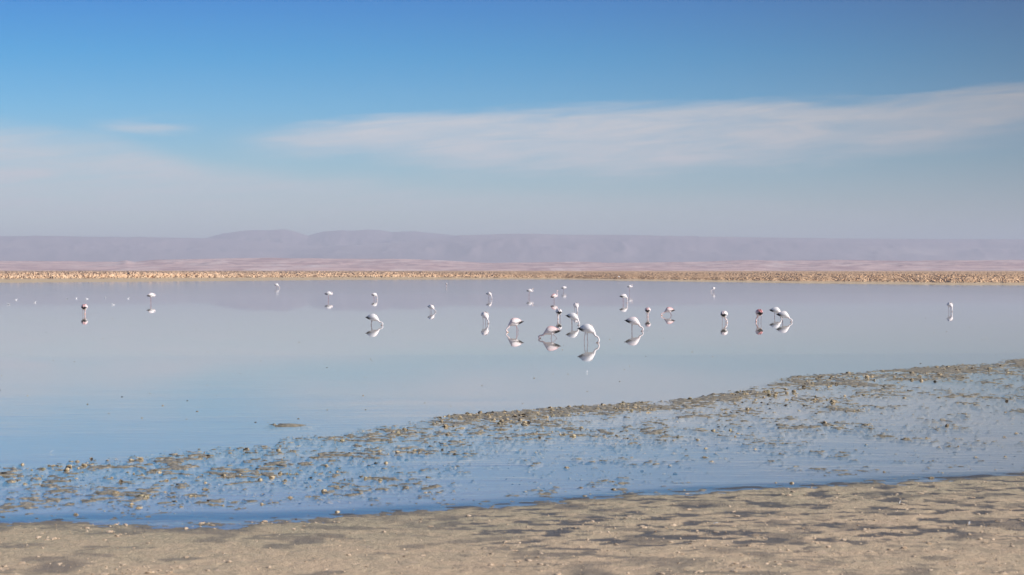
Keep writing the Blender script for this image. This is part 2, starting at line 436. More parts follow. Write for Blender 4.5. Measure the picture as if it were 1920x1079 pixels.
# ---- ground: one sheet to the horizon
def build_ground():
    na = 240
    A = np.linspace(-math.pi, math.pi, na, endpoint=False)
    A = np.sort(np.r_[A, np.linspace(-0.5, 0.5, 161)]); A = np.unique(np.round(A, 6)); na = len(A)
    rr = np.r_[np.linspace(1.0, 60, 90), np.geomspace(61, 300, 24), np.linspace(305, 700, 90), np.geomspace(720, 70000, 40)]
    rg, ag = np.meshgrid(rr, A, indexing='ij')
    x = rg * np.sin(ag); y = rg * np.cos(ag)
    z, _, _ = near_height(x, y, False)
    z = z - 0.10
    fd = far_shore(np.clip(ag, far_az[0], far_az[-1]))
    fd = np.where(np.abs(ag) > 1.2, 1e9, fd)
    land = np.where(rg > fd, 0.02 + 0.0016 * (rg - fd), -0.3); land = np.minimum(land, 0.25)
    wtr = (y > shore_y(x)) & (rg > 100)
    z = np.where(wtr, land, z)
    V = np.stack([x, y, z], -1).reshape(-1, 3)
    F = grid_faces(len(rr), na)
    i = np.arange(len(rr) * na).reshape(len(rr), na)
    F2 = np.stack([i[:-1, -1], i[:-1, 0], i[1:, 0], i[1:, -1]], -1)
    V = np.r_[V, [[0, 0, z[0].mean()]]]
    me = mesh_np('ground', V, np.r_[F, F2][:, ::-1])
    import bmesh
    bm = bmesh.new(); bm.from_mesh(me); bm.verts.ensure_lookup_table()
    c = bm.verts[len(V) - 1]
    for k in range(na): bm.faces.new((bm.verts[int(i[0, k])], bm.verts[int(i[0, (k + 1) % na])], c))
    bmesh.ops.recalc_face_normals(bm, faces=bm.faces); bm.to_mesh(me); bm.free()
    me.materials.append(M_GROUND); me.materials.append(M_BED)
    cen = np.zeros(len(me.polygons) * 3, np.float32); me.polygons.foreach_get('center', cen); cen = cen.reshape(-1, 3)
    r = np.hypot(cen[:, 0], cen[:, 1])
    me.polygons.foreach_set('material_index', ((cen[:, 2] < -0.12) & (r < 700)).astype(np.int32))
    tag(add('ground', me), 'flat desert ground and lake floor reaching the horizon', kind='structure')
build_ground()

# ---- detailed near shore (beach, ripples, algae mats, lake floor)
def build_shore():
    A = np.linspace(-R(19.5), R(19.5), 860)
    rr = np.geomspace(11.0, 66.0, 820)
    rg, ag = np.meshgrid(rr, A, indexing='ij')
    x = rg * np.sin(ag); y = rg * np.cos(ag)
    z, wet_shade, alg = near_height(x, y)
    edge = np.maximum(sstep(np.abs(ag), R(18.8), R(19.5)), sstep(rg, 62, 66))
    z = z - 0.08 * edge
    V = np.stack([x, y, z], -1).reshape(-1, 3)
    me = mesh_np('beach', V, grid_faces(len(rr), len(A))[:, ::-1])
    attr(me, 'wet_shade', wet_shade); attr(me, 'bed', sstep(-z, 0.0, 0.010)); bb = shore_y(x) - y + 1.5 * (fbm(x * .5, y * .5, 44, 3) - .5); attr(me, 'damp', sstep(bb, 4.5, 0.8)); attr(me, 'algae', alg)
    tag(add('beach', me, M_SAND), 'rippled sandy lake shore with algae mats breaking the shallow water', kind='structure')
build_shore()

# ---- water
def build_water():
    n = 180
    rr = np.array([6, 12, 25, 50, 100, 200, 400, 800.0]); A = np.linspace(0, 2 * math.pi, n, endpoint=False)
    V = [(0, 0, 0)] + [(r * math.sin(a), r * math.cos(a), 0) for r in rr for a in A]
    me = bpy.data.meshes.new('water'); F = [(0, 1 + (k + 1) % n, 1 + k) for k in range(n)]
    for q in range(len(rr) - 1):
        for k in range(n):
            a, b = 1 + q * n + k, 1 + q * n + (k + 1) % n
            F.append((a, b, b + n, a + n))
    me.from_pydata(V, [], F); me.update()
    o = add('water', me, M_WATER); tag(o, 'still blue lagoon mirroring the sky', kind='structure')
build_water()

# ---- far salt crust plain
def build_crust():
    A = np.linspace(-R(19), R(19), 1300)
    s = np.r_[np.linspace(-6, 40, 24), np.geomspace(42, 4200, 230)]
    sg, ag = np.meshgrid(s, A, indexing='ij')
    rg = far_shore(ag) + 5 * (vnoise(ag * 300, ag * 0, 3) - 0.5) + sg
    x = rg * np.sin(ag); y = rg * np.cos(ag)
    base = np.interp(sg, [-6, 0, 3, 12, 45, 120, 400, 4200], [-0.15, 0.0, 0.06, 0.12, 0.22, 0.40, 0.6, 0.9])
    pxx = 960 + FPX * np.tan(ag)
    left = sstep(pxx, 1150, 500)
    n = 0.55 * vnoise(x * 1.5, y * 0.7, 91) + 0.45 * vnoise(x * 2.9, y * 1.2, 92)
    patch = 0.5 + 0.5 * vnoise(x * 0.02, y * 0.012, 95)
    start = 26 + 55 * left
    cm = sstep(sg, start - 8, start + 25)
    lump = sstep(n, 0.42, 0.82) * (0.40 + 0.55 * left) * patch * (0.55 + 0.9 * vnoise(x * 0.05, y * 0.02, 96))
    road = np.exp(-((sg - 640) / 60.0) ** 2) * sstep(pxx, 1400, 1700)
    z = base + cm * lump * (1 - 0.9 * road) + 0.04 * (vnoise(x * 0.6, y * 0.3, 94) - 0.5)
    V = np.stack([x, y, z], -1).reshape(-1, 3)
    me = mesh_np('salt_flat', V, grid_faces(len(s), len(A))[:, ::-1], smooth=False)
    attr(me, 'salt', np.clip(cm * sstep(n, 0.5, 0.85) * (0.35 + 0.65 * left) + 0.5 * road, 0, 1)); attr(me, 'strip', 1 - cm)
    tag(add('salt_flat', me, M_CRUST), 'lumpy tan salt crust plain along the far shore', kind='structure')
build_crust()

# ---- hills
def ridge(name, prof, D, depth, matl, label, rough, seed, na=420, nd=44, zb=0.0, gul=1.0, front=0.0):
    px = np.array([p[0] for p in prof], float); py = np.array([p[1] for p in prof], float)
    A = np.linspace(math.atan((px[0] - 960) / FPX), math.atan((px[-1] - 960) / FPX), na)
    hpx = HOR - np.interp(960 + FPX * np.tan(A), px, py)
    H = HC + hpx / FPX * D * np.cos(A) ** 0
    u = np.linspace(-1, 1, nd)
    ug, ag = np.meshgrid(u, A, indexing='ij')
    Hg = np.broadcast_to(H, ug.shape)
    rg = D + ug * depth
    x = rg * np.tan(ag); y = rg
    k = 1.0 / (depth * 0.42)
    n = fbm(x * k, y * k, seed, 5, 0.55); n2 = fbm(x * k * 3.1, y * k * 1.2, seed + 9, 4, 0.55)
    shape = np.clip(1 - np.abs(ug + front * (n - 0.5)) ** 1.25, 0, 1)
    shape = np.where(ug < 0, shape, 1 - np.abs(ug) ** 2.2)
    gl = 1 - gul * (np.abs(n2 - 0.5) * 2) ** 0.8 * 0.55 * np.clip(-ug * 2.2, 0, 1) * (1 - np.clip(-ug, 0, 1) ** 3)
    crest = 1 + rough * (vnoise(x * k * 6, y * 0, seed + 3) - 0.5) * (1 - np.abs(ug))
    z = zb + Hg * shape * gl * crest
    z = np.minimum(z, HC + (Hg - HC) * rg / D * 1.0 + 1e9)
    z = z - (np.abs(ug) > 0.999) * 15
    me = mesh_np(name, np.stack([x, y, z], -1).reshape(-1, 3), grid_faces(nd, na)[:, ::-1])
    o = add(name, me, matl); tag(o, label, kind='structure'); return o

ridge('hills', [(-500, 490), (0, 489), (120, 490), (220, 491.5), (236, 488), (252, 491), (300, 487), (380, 485.5), (480, 484), (560, 484.5), (640, 485), (760, 485.5), (820, 488), (900, 493), (980, 493), (1080, 491), (1140, 493), (1240, 492), (1320, 491), (1400, 488), (1480, 489), (1560, 487), (1700, 489), (1920, 488), (2500, 488)],
      9000, 1300, M_NEARHILL, 'low pink eroded hills beyond the salt plain', 0.06, 200, 700, 60, gul=1.1, front=0.5)
ridge('far_mesa', [(480, 480), (600, 466), (700, 457), (790, 450), (835, 446), (852, 443), (862, 441.5), (880, 441), (950, 438.5), (1000, 438.5), (1050, 440), (1160, 440.5), (1280, 443), (1400, 445), (1560, 447), (1700, 448), (1920, 449), (2500, 451)],
      19500, 3200, M_FARHILL, 'long hazy purple mesa on the right', 0.004, 220, 500, 50, front=0.3, gul=0.6)
ridge('far_plateau', [(-500, 440), (0, 443), (90, 442.5), (200, 444.5), (300, 445.5), (380, 446.5), (480, 452), (600, 462), (720, 458), (860, 452), (980, 500)],
      20500, 3300, M_FARHILL, 'hazy purple plateau on the left', 0.006, 240, 420, 50, front=0.3, gul=0.6)
ridge('far_mountains', [(290, 492), (345, 462), (385, 446.5), (420, 437.5), (452, 433), (480, 431.5), (505, 432), (530, 430), (548, 432.5), (566, 438), (578, 442), (592, 438), (610, 434), (640, 431.5), (662, 432.5), (690, 430.5), (715, 432), (735, 435.5), (775, 433.5), (800, 436.5), (850, 441), (900, 449), (960, 462), (1060, 492)],
      22300, 2800, M_FARHILL, 'hazy double-humped mountains at the centre of the skyline', 0.01, 260, 300, 50, front=0.2, gul=0.6)

# ------------------------------------------------------------------ haze
def build_haze():
    import bmesh
    bm = bmesh.new(); bmesh.ops.create_cube(bm, size=1.0)
    for v in bm.verts:
        v.co = Vector((v.co.x * 150000, v.co.y * 150000, -2.0 if v.co.z < 0 else 480.0))
    me = bpy.data.meshes.new('haze'); bm.to_mesh(me); bm.free()
    m, t, out = mat('haze_air')
    v = t.new('ShaderNodeVolumePrincipled'); v.inputs['Density'].default_value = HAZE_D
    v.inputs['Color'].default_value = (*HAZE_C, 1); v.inputs['Anisotropy'].default_value = 0.0
    t.l.new(v.outputs[0], out.inputs['Volume'])
    o = add('haze', me, m); tag(o, 'pale dusty air over the plain', kind='stuff')
HAZE_D, HAZE_C = 7.6e-5, (0.885, 0.905, 1.0)
build_haze()

# ------------------------------------------------------------------ flamingos
NSEG = 10
def catmull(pts, per):
    P_ = [np.array(p, float) for p in pts]; out = []
    P_ = [2 * P_[0] - P_[1]] + P_ + [2 * P_[-1] - P_[-2]]
    for i in range(1, len(P_) - 2):
        for k in range(per):
            t_ = k / per; a, b, c_, d = P_[i - 1:i + 3]
            out.append(0.5 * ((2 * b) + (-a + c_) * t_ + (2 * a - 5 * b + 4 * c_ - d) * t_ ** 2 + (-a + 3 * b - 3 * c_ + d) * t_ ** 3))
    out.append(P_[-2]); return np.array(out)

TORSO = [(-0.31, -0.010, 0.021, 0.024), (-0.25, -0.004, 0.056, 0.058), (-0.17, 0.004, 0.103, 0.105), (-0.08, 0.008, 0.137, 0.137),
         (0.01, 0.000, 0.158, 0.156), (0.10, -0.004, 0.158, 0.156), (0.175, -0.024, 0.135, 0.133), (0.225, -0.062, 0.090, 0.090)]
WHITE_C = np.array((0.86, 0.83, 0.80)); PINK_C = np.array((0.78, 0.30, 0.27)); ROSE_C = np.array((0.62, 0.13, 0.12))
BLACK_C = np.array((0.018, 0.017, 0.018)); LEG_C = np.array((0.20, 0.12, 0.13)); LEGP_C = np.array((0.50, 0.24, 0.25)); KNEE_C = np.array((0.13, 0.08, 0.09))

def torso_ring(st, pitch, zc, sc, grow=1.0):
    x, dz, a, b = [v * sc for v in st]; cp, sp = math.cos(pitch), math.sin(pitch); ring = []
    for k in range(NSEG):
        th = -math.pi / 2 + (k - 0.5) * 2 * math.pi / NSEG
        yy = b * grow * math.cos(th); zz = dz + a * grow * math.sin(th)
        ring.append((x * cp - zz * sp, yy, x * sp + zz * cp + zc))
    return ring

def flamingo(px, yw, ytop, heading, label, pose='feed', pink=0.15, reach=0.16, legs=((0.0, 0.0), (0.02, 0.03)), pitch=14, sc=1.0, side=0.0, leg_dark=0.5, hidden_legs=False):
    p = at(px, yw); D = p.y
    zc = (yw - ytop) / FPX * D - 0.166 * sc          # centre of the trunk above the water
    depth = 0.14
    pr = R(pitch)
    root = bpy.data.objects.new('flamingo', None); C.objects.link(root)
    root.empty_display_size = 0.2
    root.location = (p.x, p.y, -depth); root.rotation_euler = (0, 0, heading)
    tag(root, label, 'flamingo', 'flamingos wading in the lagoon')
    zc += depth
    V, F, Ct = [], [], []
    def ring(pts, cols):
        i0 = len(V); V.extend(pts); Ct.extend(cols); return list(range(i0, i0 + len(pts)))
    rings = []
    for q, st in enumerate(TORSO):
        pts = torso_ring(st, pr, zc, sc); cols = []
        for k in range(NSEG):
            up = math.sin(-math.pi / 2 + (k - 0.5) * 2 * math.pi / NSEG)
            f = pink * (0.35 + 0.65 * max(0, up))
            c_ = WHITE_C * (1 - f) + PINK_C * f
            if (q <= 1 and up < 0.7) or (q == 2 and up < -0.5): c_ = BLACK_C
            if q >= 6: c_ = c_ * 0.8 + (WHITE_C * 0.6 + PINK_C * 0.4) * 0.2
            cols.append(tuple(c_))
        rings.append(ring(pts, cols))
    # neck and head
    cp, sp = math.cos(pr), math.sin(pr)
    bx, bz = sc * (0.242 * cp + 0.100 * sp), zc + sc * (0.242 * sp - 0.100 * cp)
    if pose == 'feed':
        drop = bz - depth
        path = [(bx, 0, bz), (bx + 0.022 * sc, side * .1, bz - 0.20 * drop), (bx + 0.30 * reach + 0.03, side * .35, bz - 0.40 * drop), (bx + 0.86 * reach + .01, side * .75, bz - 0.47 * drop),
                (bx + reach + .03, side * .95, bz - 0.72 * drop), (bx + reach + .005, side, depth + 0.035), (bx + reach - .03, side, depth + 0.012)]
        rad = [0.064, 0.045, 0.035, 0.029, 0.028, 0.036, 0.028]; bdir = Vector((-0.75, 0, -0.66))
    elif pose == 'up':
        L_ = 0.44 * sc
        path = [(bx, 0, bz), (bx + 0.06, 0, bz + 0.02), (bx + 0.085, side * .3, bz + 0.13 * sc), (bx + 0.035, side * .6, bz + 0.25 * sc), (bx + 0.03, side * .8, bz + L_ * .85),
                (bx + 0.075, side, bz + L_), (bx + 0.125, side, bz + L_ - .022)]
        rad = [0.064, 0.046, 0.034, 0.029, 0.028, 0.037, 0.028]; bdir = Vector((0.72, 0, -0.69))
    elif pose == 'half':   # neck in a low S, head just above the back
        path = [(bx, 0, bz), (bx + 0.07, 0, bz + 0.0), (bx + 0.10, 0, bz + 0.09), (bx + 0.03, side * .5, bz + 0.15), (bx + 0.03, side * .8, bz + .22),
                (bx + 0.07, side, bz + .27), (bx + 0.115, side, bz + .25)]
        rad = [0.064, 0.046, 0.034, 0.029, 0.028, 0.037, 0.028]; bdir = Vector((0.72, 0, -0.69))
    else:                  # resting, neck looped back over the shoulders
        path = [(bx, 0, bz), (bx + 0.055, 0.01, bz + 0.02), (bx + 0.06, 0.03, bz + 0.11), (bx - 0.02, 0.05, bz + 0.165), (bx - 0.10, 0.055, bz + .150),
                (bx - 0.17, 0.05, bz + .145), (bx - 0.22, 0.04, bz + .120)]
        rad = [0.058, 0.044, 0.032, 0.028, 0.027, 0.036, 0.028]; bdir = Vector((-0.8, 0, -0.6))
    sp_ = catmull([(*q, r_) for q, r_ in zip(path, rad)], 3)
    for q in range(len(sp_)):
        tg = sp_[min(q + 1, len(sp_) - 1)][:3] - sp_[max(q - 1, 0)][:3]
        if q == 0: tg = tg + np.array((cp, 0, sp)) * 0.05
        tg = Vector(tg).normalized(); sy_ = Vector((0, 1, 0)); sy_ = (sy_ - tg * sy_.dot(tg)).normalized(); uz = tg.cross(sy_)
        r_ = sp_[q][3] * sc; c0 = Vector(sp_[q][:3])
        pts = []
        for k in range(NSEG):
            th = -math.pi / 2 + (k - 0.5) * 2 * math.pi / NSEG
            pts.append(tuple(c0 + sy_ * (r_ * math.cos(th)) + uz * (r_ * math.sin(th))))
        f = 0.08 + pink * 0.5 + (0.15 if q > len(sp_) - 5 else 0)
        rings.append(ring(pts, [tuple(WHITE_C * (1 - f) + PINK_C * f)] * NSEG))
    skip = set()
    LR = 4                                                  # ring from which the legs leave
    for q in range(len(rings) - 1):
        for k in range(NSEG):
            k2 = (k + 1) % NSEG
            fc = (rings[q][k], rings[q][k2], rings[q + 1][k2], rings[q + 1][k])
            if q == LR - 1 and k in (NSEG - 1, 1): skip.add((k, fc)); continue
            F.append(fc)
    F.append(tuple(rings[0][::-1])); F.append(tuple(rings[-1]))
    # legs drawn out of two faces of the belly
    for (k, fc), (ax_, fx_) in zip(sorted(skip), legs):
        c0 = np.mean([V[i] for i in fc], 0); s_ = 1 if c0[1] > 0 else -1
        hip = np.array((c0[0], c0[1], c0[2]))
        ank = np.array((c0[0] - 0.01 + ax_, c0[1] - s_ * 0.012, 0.47 * hip[2])); foot = np.array((c0[0] + fx_, c0[1] - s_ * 0.01, 0.018))
        st = [(hip - np.array((0, 0, 0.022)), 0.030), (hip * 0.80 + ank * 0.20, 0.0125), (ank * 0.85 + hip * 0.15, 0.0095), (ank, 0.0155), (ank * 0.85 + foot * 0.15, 0.0095), (foot * 0.85 + ank * 0.15, 0.0085), (foot, 0.013)]
        prev = list(fc)
        ctr = np.array([V[i] for i in fc]) - c0
        ang = [math.atan2(v[1], v[0]) for v in ctr]
        for q, (cc, r_) in enumerate(st):
            base_c = LEG_C * leg_dark + LEGP_C * (1 - leg_dark)
            c_ = WHITE_C * 0.9 if q == 0 else (KNEE_C if q == 3 else base_c)
            cur = ring([tuple(cc + np.array((math.cos(a_) * r_ * sc, math.sin(a_) * r_ * sc, 0))) for a_ in ang], [tuple(c_)] * 4)
            for j in range(4): F.append((prev[j], prev[(j + 1) % 4], cur[(j + 1) % 4], cur[j]))
            prev = cur
        # webbed foot: flare forward then close
        cur = ring([tuple(foot + np.array((0.035 + math.cos(a_) * 0.045, math.sin(a_) * 0.035, -0.014))) for a_ in ang], [tuple(LEG_C)] * 4)
        for j in range(4): F.append((prev[j], prev[(j + 1) % 4], cur[(j + 1) % 4], cur[j]))
        F.append(tuple(cur))
    me = bpy.data.meshes.new('body'); me.from_pydata([tuple(v) for v in V], [], F); me.update()
    fix_and_color(me, Ct)
    body = add('body', me, M_FEATHER, root); sub(body, 2)
    # folded wings: shells over each flank, black flight feathers towards the tail
    for s_ in (1, -1):
        Vw, Fw, Cw = [], [], []
        sts = [(-0.365, 0.0, 0.012, 0.016)] + list(TORSO[0:7])
        spans = [(0.0, 0.5), (-0.35, 0.9), (-0.55, 1.2), (-0.5, 1.35), (-0.42, 1.42), (-0.28, 1.42), (-0.1, 1.35), (0.2, 1.0)]
        nW = 6
        for q, (st, (a0, a1)) in enumerate(zip(sts, spans)):
            x_, dz_, aa, bb = [v * sc for v in st]
            gr = 1.07 if q not in (0, 7) else 1.02
            for k in range(nW):
                th = a0 + (a1 - a0) * k / (nW - 1)
                yy = s_ * (bb * gr + 0.004) * math.cos(th); zz = dz_ + (aa * gr + 0.004) * math.sin(th) + 0.006
                Vw.append((x_ * cp - zz * sp, yy, x_ * sp + zz * cp + zc))
                f = min(1, pink * (0.25 + 1.1 * (k / (nW - 1)) ** 1.5))
                c_ = WHITE_C * (1 - f) + (ROSE_C if pink > 0.4 else PINK_C) * f
                if q == 0 or (q == 1 and k < 5) or (q == 2 and k < 4) or (q == 3 and k < 2) or (q == 4 and k < 1): c_ = BLACK_C
                Cw.append(tuple(c_))
        for q in range(len(sts) - 1):
            for k in range(nW - 1):
                a = q * nW + k; fq = (a, a + 1, a + nW + 1, a + nW)
                Fw.append(fq if s_ > 0 else fq[::-1])
        mw = bpy.data.meshes.new('wing'); mw.from_pydata(Vw, [], Fw); mw.update(); fix_and_color(mw, Cw)
        w = add('wing', mw, M_FEATHER, root)
        so_ = w.modifiers.new('thick', 'SOLIDIFY'); so_.thickness = 0.010; so_.offset = 0
        sub(w, 1)
    # bent bill
    e = Vector(sp_[-1][:3]); d1 = bdir.normalized(); d0 = Vector(sp_[-1][:3]) - Vector(sp_[-3][:3]); d0.normalize()
    bp = [(*(e - d0 * 0.008), 0.019), (*(e + d0 * 0.022), 0.0165), (*(e + d0 * 0.035 + d1 * 0.022), 0.015), (*(e + d0 * 0.038 + d1 * 0.05), 0.009), (*(e + d0 * 0.034 + d1 * 0.068), 0.003)]
    Vb, Fb, mi = [], [], []
    for q, b_ in enumerate(bp):
        tg = Vector(bp[min(q + 1, 4)][:3]) - Vector(bp[max(q - 1, 0)][:3]); tg.normalize()
        sy_ = Vector((0, 1, 0)); sy_ = (sy_ - tg * sy_.dot(tg)).normalized(); uz = tg.cross(sy_)
        for k in range(6):
            th = k * math.pi / 3; Vb.append(tuple(Vector(b_[:3]) + (sy_ * math.cos(th) * 0.8 + uz * math.sin(th)) * b_[3] * sc))
    for q in range(4):
        for k in range(6):
            Fb.append((q * 6 + k, q * 6 + (k + 1) % 6, q * 6 + 6 + (k + 1) % 6, q * 6 + 6 + k)); mi.append(0 if q < 2 else 1)
    Fb += [tuple(range(5, -1, -1)), tuple(range(24, 30))]; mi += [0, 1]
    mb = bpy.data.meshes.new('bill'); mb.from_pydata(Vb, [], Fb); mb.update()
    mb.materials.append(M_BILL); mb.materials.append(M_BILLTIP)
    mb.polygons.foreach_set('material_index', mi); mb.polygons.foreach_set('use_smooth', [True] * len(Fb))
    fix_normals(mb); add('bill', mb, None, root)
    return root

def fix_normals(me):
    import bmesh
    bm = bmesh.new(); bm.from_mesh(me); bmesh.ops.recalc_face_normals(bm, faces=bm.faces); bm.to_mesh(me); bm.free()

def fix_and_color(me, cols):
    fix_normals(me)
    a = me.color_attributes.new('tint', 'FLOAT_COLOR', 'POINT')
    a.data.foreach_set('color', np.array([(*c_, 1) for c_ in cols], np.float32).ravel())
    me.polygons.foreach_set('use_smooth', [True] * len(me.polygons))

def sub(o, n):
    m_ = o.modifiers.new('smooth', 'SUBSURF'); m_.levels = n; m_.render_levels = n

RT, LF = 0.0, math.pi
AWAY, TOWARD = math.pi / 2, -math.pi / 2
# near group
flamingo(1101, 643, 608, R(-22), 'nearest white flamingo, bowed right with its bill in the water', reach=0.16, pink=0.03, pitch=0, legs=((0.03, 0.05), (-0.04, -0.03)), leg_dark=0.6)
flamingo(1034, 635, 612, LF - R(8), 'white flamingo with red rump stretching left, one leg bent, beside the nearest bird', reach=0.20, pink=0.45, pitch=2, legs=((0.05, -0.02), (-0.15, 0.02)), leg_dark=0.4)
flamingo(966, 623.3, 596.6, LF + R(12), 'pale flamingo with pink back and black tail tip, feeding to the left', reach=0.10, pink=0.35, pitch=-2, legs=((0.0, 0.0), (-0.10, 0.0)), leg_dark=0.2)
flamingo(1074, 610.3, 587, R(-18), 'white flamingo feeding to the right just behind the nearest one', reach=0.06, pink=0.03, pitch=-4, sc=0.95)
flamingo(1187, 621.3, 594.7, R(-10), 'flamingo with dark rosy wing edges, legs together, feeding to the right alone', reach=0.15, pink=0.22, pitch=-3, legs=((0.0, 0.0), (0.01, 0.01)), leg_dark=0.8)
flamingo(909, 607, 585, R(-62), 'white flamingo with hooked neck facing the viewer, left of the near group', reach=0.13, pink=0.12, pitch=-5, sc=0.98)
flamingo(1048, 599, 579.7, AWAY + R(8), 'flamingo seen from behind with black rump, above the red-rumped one', reach=0.04, pink=0.12, pitch=0, sc=0.95)
flamingo(1080, 586.7, 568, R(-75), 'round white flamingo facing the viewer, neck straight down, highest of the central cluster', reach=0.05, pink=0.10, pitch=-1, sc=0.95)
flamingo(1214.5, 595, 576.9, AWAY - R(6), 'pale pink flamingo seen from behind, between two side-on feeding birds', reach=0.04, pink=0.42, pitch=0, sc=0.93)
flamingo(1255, 592, 576.4, LF + R(6), 'flamingo with bright pink back and yellow bill base, feeding to the left', reach=0.20, pink=0.6, pitch=4, sc=0.92, legs=((-0.04, -0.03), (-0.12, -0.12)))
flamingo(1357.5, 606, 583.3, AWAY - R(14), 'pinkish flamingo seen from behind with black rump and neck hanging right', reach=0.10, pink=0.2, pitch=0, side=-0.10, sc=1.0, leg_dark=0.2)
flamingo(1424, 604, 580.4, AWAY + R(10), 'deep salmon red flamingo seen from behind, the reddest of all', reach=0.08, pink=0.75, pitch=0, side=0.06, sc=1.04, legs=((0.0, 0.0), (0.02, 0.04)))
flamingo(1454.5, 595.8, 576.4, R(-14), 'white flamingo with dark tail, left one of the overlapping pair', reach=0.06, pink=0.03, pitch=-2, sc=1.0, legs=((-0.03, 0.0), (0.0, 0.0)))
flamingo(1469, 604, 583.7, R(-10), 'white flamingo with arched neck in the water, right one of the overlapping pair', reach=0.14, pink=0.1, pitch=-2, sc=1.02)
flamingo(1781, 585, 567.3, R(-72), 'lone white flamingo at the far right, feeding with its neck down', reach=0.05, pink=0.06, pitch=-2, sc=0.92)
# middle distance, left
flamingo(699, 610.4, 588.9, R(-14), 'white flamingo with slate grey tail feeding to the right, nearest on the left side', reach=0.20, pink=0.04, pitch=0, legs=((-0.07, -0.02), (0.0, 0.0)), sc=1.0, leg_dark=0.8)
flamingo(808.5, 585.3, 571.5, R(-42), 'small white flamingo bowed low with its belly near the water', reach=0.15, pink=0.08, pitch=-4, sc=0.85)
flamingo(158, 589.7, 570.5, AWAY + R(5), 'peach pink flamingo seen from behind at the far left', reach=0.04, pink=0.5, pitch=0, sc=1.08, leg_dark=0.1)
flamingo(283, 568.5, 549.7, R(28), 'resting flamingo with head tucked on its back at the left', pose='rest', pink=0.12, pitch=10, sc=1.0, leg_dark=0.1)
# far row
flamingo(616, 563, 546.9, R(6), 'resting white flamingo with black wing tips standing on pale legs', pose='rest', pink=0.08, pitch=8, sc=1.0, leg_dark=0.0)
flamingo(702, 562, 549.7, R(30), 'white flamingo with black tail feeding far off, behind the slate-tailed one', reach=0.05, pink=0.10, pitch=2, sc=0.88, leg_dark=0.1)
flamingo(518.6, 541.4, 532, R(20), 'tiny bright white flamingo with curved neck, farthest on the left', reach=0.16, pink=0.05, pitch=1, sc=1.0, leg_dark=0.1)
flamingo(837, 538, 531, AWAY, 'tiny dark-backed flamingo close to the far shore', reach=0.06, pink=0.2, pitch=1, sc=0.8)
flamingo(917, 561.5, 548, R(-35), 'flamingo feeding with dark tail to the left, far behind the hook-necked one', reach=0.06, pink=0.1, pitch=-1, sc=0.9)
flamingo(993, 557.3, 542.2, R(8), 'walking flamingo with black tail and its curved neck held half up', pose='half', pink=0.12, pitch=6, sc=0.9, legs=((-0.06, -0.12), (0.02, 0.03)), leg_dark=0.1)
flamingo(1038.5, 566, 551.5, R(35), 'dark rosy flamingo with its long neck stretched straight up', pose='up', pink=0.5, pitch=18, sc=1.0)
flamingo(1057, 547.8, 537.2, R(14), 'distant grey-tailed flamingo right of the upright one', pose='rest', pink=0.12, pitch=12, sc=0.9)
flamingo(1169.5, 568.4, 551.6, R(14), 'white flamingo with black tail and pink neck straight down, in front of a standing one', reach=0.04, pink=0.12, pitch=2, sc=1.0, leg_dark=0.0)
flamingo(1180.5, 550.6, 535, R(10), 'pale standing flamingo with head raised, behind the black-tailed one', pose='half', pink=0.1, pitch=10, sc=0.85, leg_dark=0.0)
flamingo(1338, 548.3, 539, LF + R(25), 'small distant flamingo feeding to the left, under the right-hand shore', reach=0.10, pink=0.12, pitch=1, sc=0.9)
# one on the far shore
o_ = flamingo(1160, 524.9, 519.5, R(40), 'white bird resting on the far tan shore', pose='rest', pink=0.02, pitch=8, sc=0.95)
d_ = float(far_shore(math.atan((1160 - 960) / FPX))) + 14
o_.location = (d_ * (1160 - 960) / FPX, d_, 0.12)
for k_ in ('group',): del o_[k_]
o_['group'] = 'flamingos on the shore'

# ------------------------------------------------------------------ small waders far left
def small_bird(px, py, heading, label):
    p = at(px, py)
    root = bpy.data.objects.new('shorebird', None); C.objects.link(root); root.empty_display_size = .05
    root.location = (p.x, p.y, 0); root.rotation_euler = (0, 0, heading); root.scale = (0.78, 0.78, 0.78)
    tag(root, label, 'bird', 'small white birds floating on the far left water')
    st = [(-0.15, 0.062, 0.006, 0.012), (-0.10, 0.045, 0.028, 0.030), (-0.03, 0.030, 0.050, 0.048), (0.05, 0.034, 0.048, 0.045), (0.085, 0.062, 0.032, 0.030), (0.10, 0.100, 0.024, 0.022), (0.115, 0.130, 0.028, 0.024), (0.14, 0.135, 0.018, 0.016)]
    V, F, Cc = [], [], []
    for q, (x_, z_, a_, b_) in enumerate(st):
        for k in range(8):
            th = k * math.pi / 4 + 0.3; s_ = math.sin(th)
            tilt = 0.5 if q in (4, 5) else 0.0
            V.append((x_ * 1.15 + tilt * s_ * -a_, b_ * math.cos(th) * 1.1, (z_ + a_ * s_) * 1.15))
            Cc.append((0.45, 0.46, 0.48) if (s_ > 0.4 and q < 4) else (0.82, 0.82, 0.82))
    for q in range(len(st) - 1):
        for k in range(8): F.append((q * 8 + k, q * 8 + (k + 1) % 8, q * 8 + 8 + (k + 1) % 8, q * 8 + 8 + k))
    F += [tuple(range(7, -1, -1)), tuple(range(len(V) - 8, len(V)))]
    me = bpy.data.meshes.new('body'); me.from_pydata(V, [], F); me.update(); fix_and_color(me, Cc)
    b = add('body', me, M_FEATHER, root); sub(b, 1)
    Vb = [(0.155, 0.006, 0.158), (0.155, -0.006, 0.158), (0.155, 0, 0.148), (0.205, 0, 0.149)]
    mb = bpy.data.meshes.new('bill'); mb.from_pydata(Vb, [], [(0, 1, 3), (1, 2, 3), (2, 0, 3), (2, 1, 0)]); add('bill', mb, M_BILLTIP, root)
